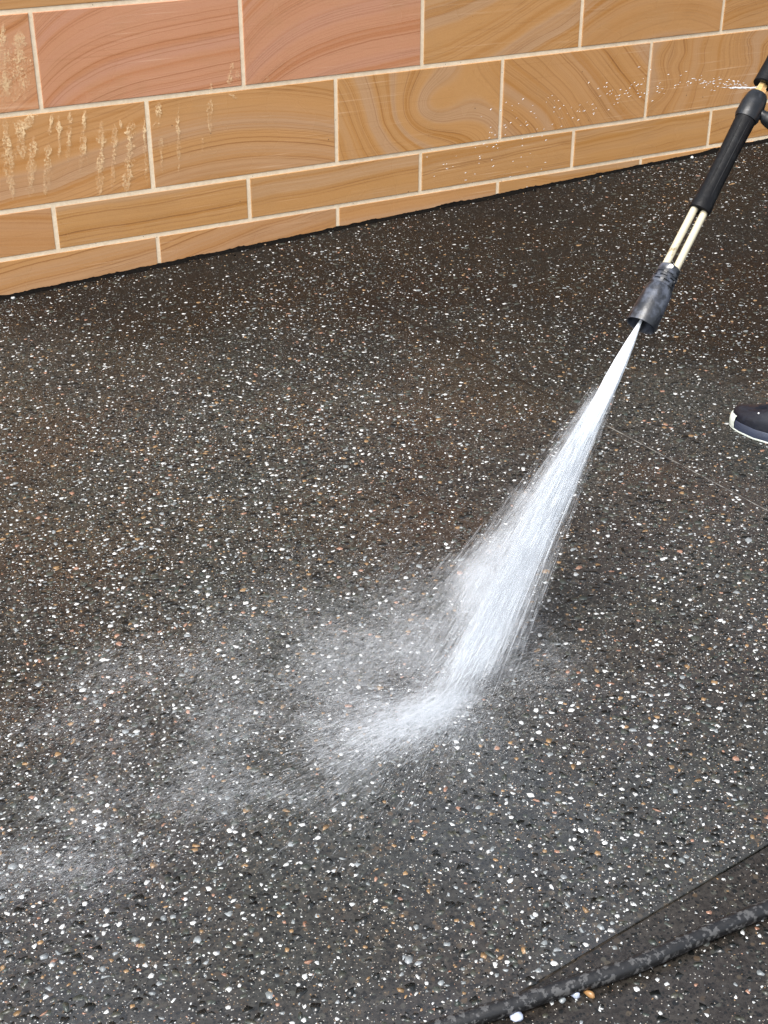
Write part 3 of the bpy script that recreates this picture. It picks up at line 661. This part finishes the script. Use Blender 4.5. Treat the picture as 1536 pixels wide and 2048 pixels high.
o = keep_local(link('hair', bm_mesh('hair', bm, True), HAIR, None, head+Vector((-.005, 0, .065))-FACE*.018), per)
for sgn in (-1, 1):
    bm = bmesh.new(); bmesh.ops.create_icosphere(bm, subdivisions=2, radius=.011, matrix=Matrix.Translation(head+FACE*.078+LEFT*.032*sgn+Vector((0, 0, .05))))
    keep_local(link('eye', bm_mesh('eye', bm, True), RUBW), per)
def fingers(hc, axis, palm_dir):
    """four unequal bent fingers and a thumb closed round a bar through hc along axis"""
    axis = axis.normalized(); pd = (palm_dir - axis*palm_dir.dot(axis)).normalized(); sd_ = axis.cross(pd)
    for k, (ln, off) in enumerate(((.9, .034), (1.0, .012), (.95, -.010), (.78, -.031))):
        vs = []
        for j, a in enumerate((0, .9, 1.8, 2.7)):
            a *= ln; rr_ = .025; vs.append((hc+axis*off+pd*cos(a)*rr_+sd_*sin(a)*rr_, .0092-.0009*j))
        skin_mesh('finger', vs, [(0, 1), (1, 2), (2, 3)], SKIN, per, 1)
    vs = [(hc+axis*.050+pd*.022-sd_*.006, .011), (hc+axis*.058-sd_*.024, .0105), (hc+axis*.052-sd_*.022-pd*.020, .0095)]
    skin_mesh('thumb', vs, [(0, 1), (1, 2)], SKIN, per, 1)
fingers(handR, -PD, (wrR-handR)); fingers(handL, HD, (wrL-handL))

# ------------------------------------------------------------------ water
ORI = L(.012, -.004, .004)
AXJ = (IMP-ORI); LJ = AXJ.length; AXJ.normalize()
SJ = AXJ.cross((ORI-CAM).normalized()).normalized(); SJ = SJ if SJ.dot(RT) > 0 else -SJ
DJ = AXJ.cross(SJ).normalized()
def spindles(P, d, ln, wd, frac=.5):
    """tapered three-sided strands: centres P, directions d, lengths, half widths"""
    n_ = len(P); rv = rng.normal(size=(n_, 3)); a = np.cross(d, rv); a /= np.linalg.norm(a, axis=1)[:, None]; b = np.cross(d, a)
    tip0 = P-d*ln[:, None]*.5; tip1 = P+d*ln[:, None]*.5; V_ = [tip0, tip1]
    for k in range(3):
        an = 2*pi*k/3; V_.append(P+d*(ln*(frac-.5))[:, None]+(a*cos(an)+b*sin(an))*wd[:, None])
    V_ = np.stack(V_, 1); T_ = np.array([[0, 3, 2], [0, 4, 3], [0, 2, 4], [1, 2, 3], [1, 3, 4], [1, 4, 2]])
    return V_.reshape(-1, 3), (T_[None]+(np.arange(n_)*5)[:, None, None]).reshape(-1, 3)
jet = empty('water_jet', ORI); tag(jet, 'white fan of pressurised water spraying from the black nozzle onto the driveway', 'water jet')
bpy.context.view_layer.update()
O_, A_, S_, D_ = (np.array(q) for q in (ORI, AXJ, SJ, DJ))
def jet_strands(n_, comp, tr, wr, lr, tp=1.0):
    t = tr[0]+(tr[1]-tr[0])*rng.random(n_)**tp; mu, sg, dp = comp
    a = mu+sg*np.clip(rng.normal(0, 1, n_), -2.1, 2.1); b = rng.normal(0, dp, n_)
    K = .052                                             # half spread at the ground
    dirv = A_[None]*LJ + S_[None]*(a*K)[:, None] + D_[None]*(b*K)[:, None]
    P = O_[None]+dirv*t[:, None]; d = dirv/np.linalg.norm(dirv, axis=1)[:, None]
    t_ok = rng.random(n_) > np.clip((t-.58)/.42, 0, 1)**1.2*.84
    sc = np.clip(t, .06, 1)
    ln = rng.uniform(lr[0], lr[1], n_)*(.4+sc); ok = P[:, 2]-SLOPE*P[:, 0] > .003+np.abs(d[:, 2])*ln*.5
    ok &= t_ok
    wd = rng.uniform(wr[0], wr[1], n_)*(.5+.5*sc)
    return P[ok], d[ok], ln[ok], wd[ok]
CORE = mat_water('jet_core', 1.0); WATER = mat_water('white_water', .21)
bm = bmesh.new()
lathe(bm, ORI, AXJ, [(-.004, .0008), (0, .0014)]+[(LJ*t, r_) for t, r_ in ((.03, .0040), (.07, .0075), (.12, .0108), (.17, .0128), (.23, .0136), (.29, .0126), (.36, .0092), (.44, .0012))], 40)
for v in bm.verts:
    q = v.co-ORI; f = 1+.10*sin(math.atan2(q.dot(DJ), q.dot(SJ))*9+q.length*11); v.co = ORI+AXJ*q.dot(AXJ)+(q-AXJ*q.dot(AXJ))*f
o = link('jet_core', bm_mesh('jet_core', bm, True), CORE); keep_local(o, jet)
sets = [jet_strands(7000, (-.03, .55, .5), (.0, .5), (.0003, .0006), (.05, .12)), jet_strands(8500, (-.04, .5, .45), (.14, .62), (.0003, .0006), (.05, .12)),
        jet_strands(12000, (.28, .25, .24), (.06, 1), (.0002, .0004), (.05, .13), 1.1),
        jet_strands(11000, (-.36, .19, .24), (.08, 1), (.0002, .0004), (.05, .13), 1.1),
        jet_strands(3600, (-.32, .05, .10), (.10, 1), (.0002, .0004), (.05, .14), 1.0), jet_strands(2600, (.34, .06, .10), (.10, 1), (.0002, .0004), (.05, .14), 1.0),
        jet_strands(7000, (-.1, .55, .34), (.08, .97), (.0002, .0004), (.04, .12), 1.1)]
V, T = spindles(*[np.concatenate([s_[i] for s_ in sets]) for i in range(4)])
o = link('water_strands', np_mesh('water_strands', V, T), WATER); keep_local(o, jet); o['kind'] = 'stuff'
sets = [jet_strands(7000, (-.9, .75, .45), (.2, .98), (.00018, .00032), (.01, .05)), jet_strands(3500, (.5, .55, .4), (.2, .98), (.00018, .00032), (.01, .05))]
V, T = spindles(*[np.concatenate([s_[i] for s_ in sets]) for i in range(4)])
o = link('loose_spray', np_mesh('loose_spray', V, T), SPRAYM); keep_local(o, jet); o['kind'] = 'stuff'
SPLM = mat_water('splash_water', .26)
XB_ = Vector((floor_at(700, 1530)-IMP)).normalized()      # where the jet turns along the ground
n_ = 1700; b_ = rng.random(n_)**1.0; q0, q1, q2 = (np.array(q) for q in (ORI+AXJ*(LJ*.80), IMP+Vector((0, 0, .004)), IMP+XB_*.15+Vector((0, 0, .012))))
P = q0*((1-b_)**2)[:, None]+q1*(2*b_*(1-b_))[:, None]+q2*(b_**2)[:, None]+rng.normal(0, 1, (n_, 3))*(.020+.008*b_)[:, None]*np.array([1, 1, .45])
d = (q1-q0)*(2*(1-b_))[:, None]+(q2-q1)*(2*b_)[:, None]+rng.normal(0, .03, (n_, 3)); d /= np.linalg.norm(d, axis=1)[:, None]
ln = rng.uniform(.012, .05, n_); P[:, 2] = np.maximum(P[:, 2], SLOPE*P[:, 0]+.003+np.abs(d[:, 2])*ln*.5)
V, T = spindles(P, d, ln, rng.uniform(.0002, .0005, n_)); o = keep_local(link('rebound', np_mesh('rebound', V, T), SPLM), jet); o['kind'] = 'stuff'
# splash racing away over the concrete
n_ = 7500; sdir = np.array(floor_at(700, 1530)-IMP); sdir /= np.linalg.norm(sdir); base_a = math.atan2(sdir[1], sdir[0])
nar = rng.random(n_) < .5; a = base_a + np.where(nar, rng.normal(-.03, .13, n_), rng.normal(0, .34, n_)); dist = rng.gamma(1.35, .085, n_)
XS = np.array([sdir[0], sdir[1]]); st = np.array(IMP)[None, :2] + np.array([-XS[1], XS[0]])[None]*rng.normal(0, .020, (n_, 1))*np.where(nar, .6, 1.2)[:, None] - XS[None]*rng.uniform(-.035, .06, (n_, 1))
d = np.stack([np.cos(a), np.sin(a), rng.uniform(0, .10, n_)], 1); d /= np.linalg.norm(d, axis=1)[:, None]
P = np.concatenate([st, np.zeros((n_, 1))], 1) + d*dist[:, None]; P[:, 2] = SLOPE*P[:, 0]+.0015+np.abs(rng.normal(0, .012, n_))*(.3+dist/.1)
ln = rng.uniform(.008, .030, n_); wd = rng.uniform(.0002, .0005, n_)
V, T = spindles(P, d, ln, wd); o = link('splash', np_mesh('splash', V, T), SPLM); keep_local(o, jet); o['kind'] = 'stuff'
# far-flung fine drops to the left
n_ = 2600; a = base_a+rng.normal(.0, .5, n_); dist = .08+rng.exponential(.30, n_)
P = np.array(IMP)[None]+np.stack([np.cos(a)*dist, np.sin(a)*dist, np.zeros(n_)], 1); P[:, 2] = SLOPE*P[:, 0]+.003+np.abs(rng.normal(0, .05, n_))
d = np.stack([np.cos(a), np.sin(a), rng.normal(0, .35, n_)], 1); d /= np.linalg.norm(d, axis=1)[:, None]
V, T = spindles(P, d, rng.uniform(.002, .012, n_), rng.uniform(.0002, .00045, n_)); o = link('flying_drops', np_mesh('flying_drops', V, T), SPRAYM); keep_local(o, jet); o['kind'] = 'stuff'

# mist: very fine, nearly transparent threads of spray, lit like everything else
MISTM = mat_water('fine_mist', .06)
def wisps(P, f=1.0):
    x_, y_, z_ = P[:, 0]*f, P[:, 1]*f, P[:, 2]*f
    q_ = np.sin(x_*23+2*np.sin(y_*17+z_*9))+np.sin(y_*31+1.7*np.sin(x_*19+z_*13))+np.sin(z_*37+x_*29-y_*11)+np.sin(x_*61+y_*47)
    return np.clip(.55+.22*q_, .05, 1)
sets = [jet_strands(19000, (-.85, .5, .5), (.24, 1), (.0003, .0006), (.015, .05)), jet_strands(18000, (-1.5, .60, .5), (.5, 1), (.0003, .0006), (.015, .05)), jet_strands(16000, (.60, .45, .4), (.2, 1), (.0003, .0006), (.015, .05)),
        jet_strands(20000, (-1.3, .9, .7), (.70, 1), (.0003, .0007), (.012, .04))]
st4 = [np.concatenate([s_[i] for s_ in sets]) for i in range(4)]
kp = rng.random(len(st4[0])) < wisps(st4[0], .7); st4 = [q_[kp] for q_ in st4]
V, T = spindles(*st4); o = keep_local(link('spray_mist', np_mesh('spray_mist', V, T), MISTM), jet); o['kind'] = 'stuff'
X1 = Vector((sdir[0], sdir[1], 0)); Y1 = Vector((-X1.y, X1.x, 0))
def cloud(cen, n_, r1, r2, hz, turn=0.):
    g_ = rng.normal(size=(n_, 2)); a1 = X1*cos(turn)+Y1*sin(turn); b1 = Vector((-a1.y, a1.x, 0))
    P_ = np.array(cen)[None]+np.array(a1)[None]*(g_[:, :1]*r1)+np.array(b1)[None]*(g_[:, 1:]*r2)
    P_[:, 2] = SLOPE*P_[:, 0]+.006+rng.exponential(hz, n_); return P_
CL = [cloud(IMP-X1*.01, 3200, .07, .06, .07), cloud(IMP+X1*.06, 3600, .10, .055, .030), cloud(IMP+X1*.15, 9500, .12, .075, .035), cloud(floor_at(760, 1310), 10500, .13, .065, .035), cloud(floor_at(560, 1400), 6000, .18, .08, .03),
      cloud(floor_at(1010, 1340), 3200, .07, .07, .03), cloud(floor_at(230, 1395), 1900, .15, .045, .018), cloud(floor_at(420, 1300), 2000, .18, .06, .02), cloud(floor_at(450, 1480), 6000, .30, .13, .02), cloud(floor_at(290, 1650), 2300, .12, .05, .015),
      cloud(floor_at(120, 1690), 1500, .11, .055, .012), cloud(floor_at(40, 1800), 1500, .10, .055, .012), cloud(floor_at(620, 1540), 2200, .12, .05, .02)]
P = np.concatenate([c_+rng.normal(0, .004, c_.shape) for c_ in CL+CL+CL[:4]+CL[3:10]+CL[5:13]]); P = P[rng.random(len(P)) < wisps(P)]; n_ = len(P)
a = base_a+rng.normal(0, .38, n_); d = np.stack([np.cos(a), np.sin(a), rng.normal(0, .2, n_)], 1); d /= np.linalg.norm(d, axis=1)[:, None]
ln = rng.uniform(.004, .018, n_); P[:, 2] = np.maximum(P[:, 2], SLOPE*P[:, 0]+.003+np.abs(d[:, 2])*ln*.5)
V, T = spindles(P, d, ln, rng.uniform(.0003, .0006, n_))
o = link('ground_mist', np_mesh('ground_mist', V, T), MISTM); tag(o, 'thin white mist drifting low over the driveway left of the water jet', 'mist', kind='stuff')

# leak at the brass fitting: drops flying left in front of the wall
LK = L(.516, -.010, .006)
n_ = 230; p = rng.random(n_)**1.25
uu = 1512-560*p; vv = 176-30*np.sin(np.minimum(1, p*1.7)*pi)*.6+105*p**2.2+rng.normal(0, 1, n_)*(2.5+30*p); zz = 2.49+rng.normal(0, .16, n_)*p
far = rng.random(n_) < .10; uu = np.where(far, 850+rng.random(n_)*260, uu); vv = np.where(far, 290+rng.random(n_)*90, vv)
P = np.array([depth_at(a, b, c) for a, b, c in zip(uu, vv, zz)])
d = -np.array(RT)[None]*1.0 - np.array(UP)[None]*(p*.9+rng.normal(0, .15, n_))[:, None]; d /= np.linalg.norm(d, axis=1)[:, None]
V, T = spindles(P, d, rng.uniform(.0015, .0065, n_), rng.uniform(.00035, .00085, n_))
leak = link('leaking_drops', np_mesh('leaking_drops', V, T), DROP); tag(leak, 'bright water drops leaking sideways from the brass fitting across the wall', 'water drops', kind='stuff')
n_ = 46; P = np.array([depth_at(1514-rng.random()*(46+20*rng.random()), 177-rng.random()*3, 2.48) for _ in range(n_)]); d = np.tile(-np.array(RT), (n_, 1))+rng.normal(0, .06, (n_, 3)); d /= np.linalg.norm(d, axis=1)[:, None]
V, T = spindles(P, d, rng.uniform(.008, .02, n_), rng.uniform(.0004, .0009, n_))
o = keep_local(link('leak_stream', np_mesh('leak_stream', V, T), DROP), leak)
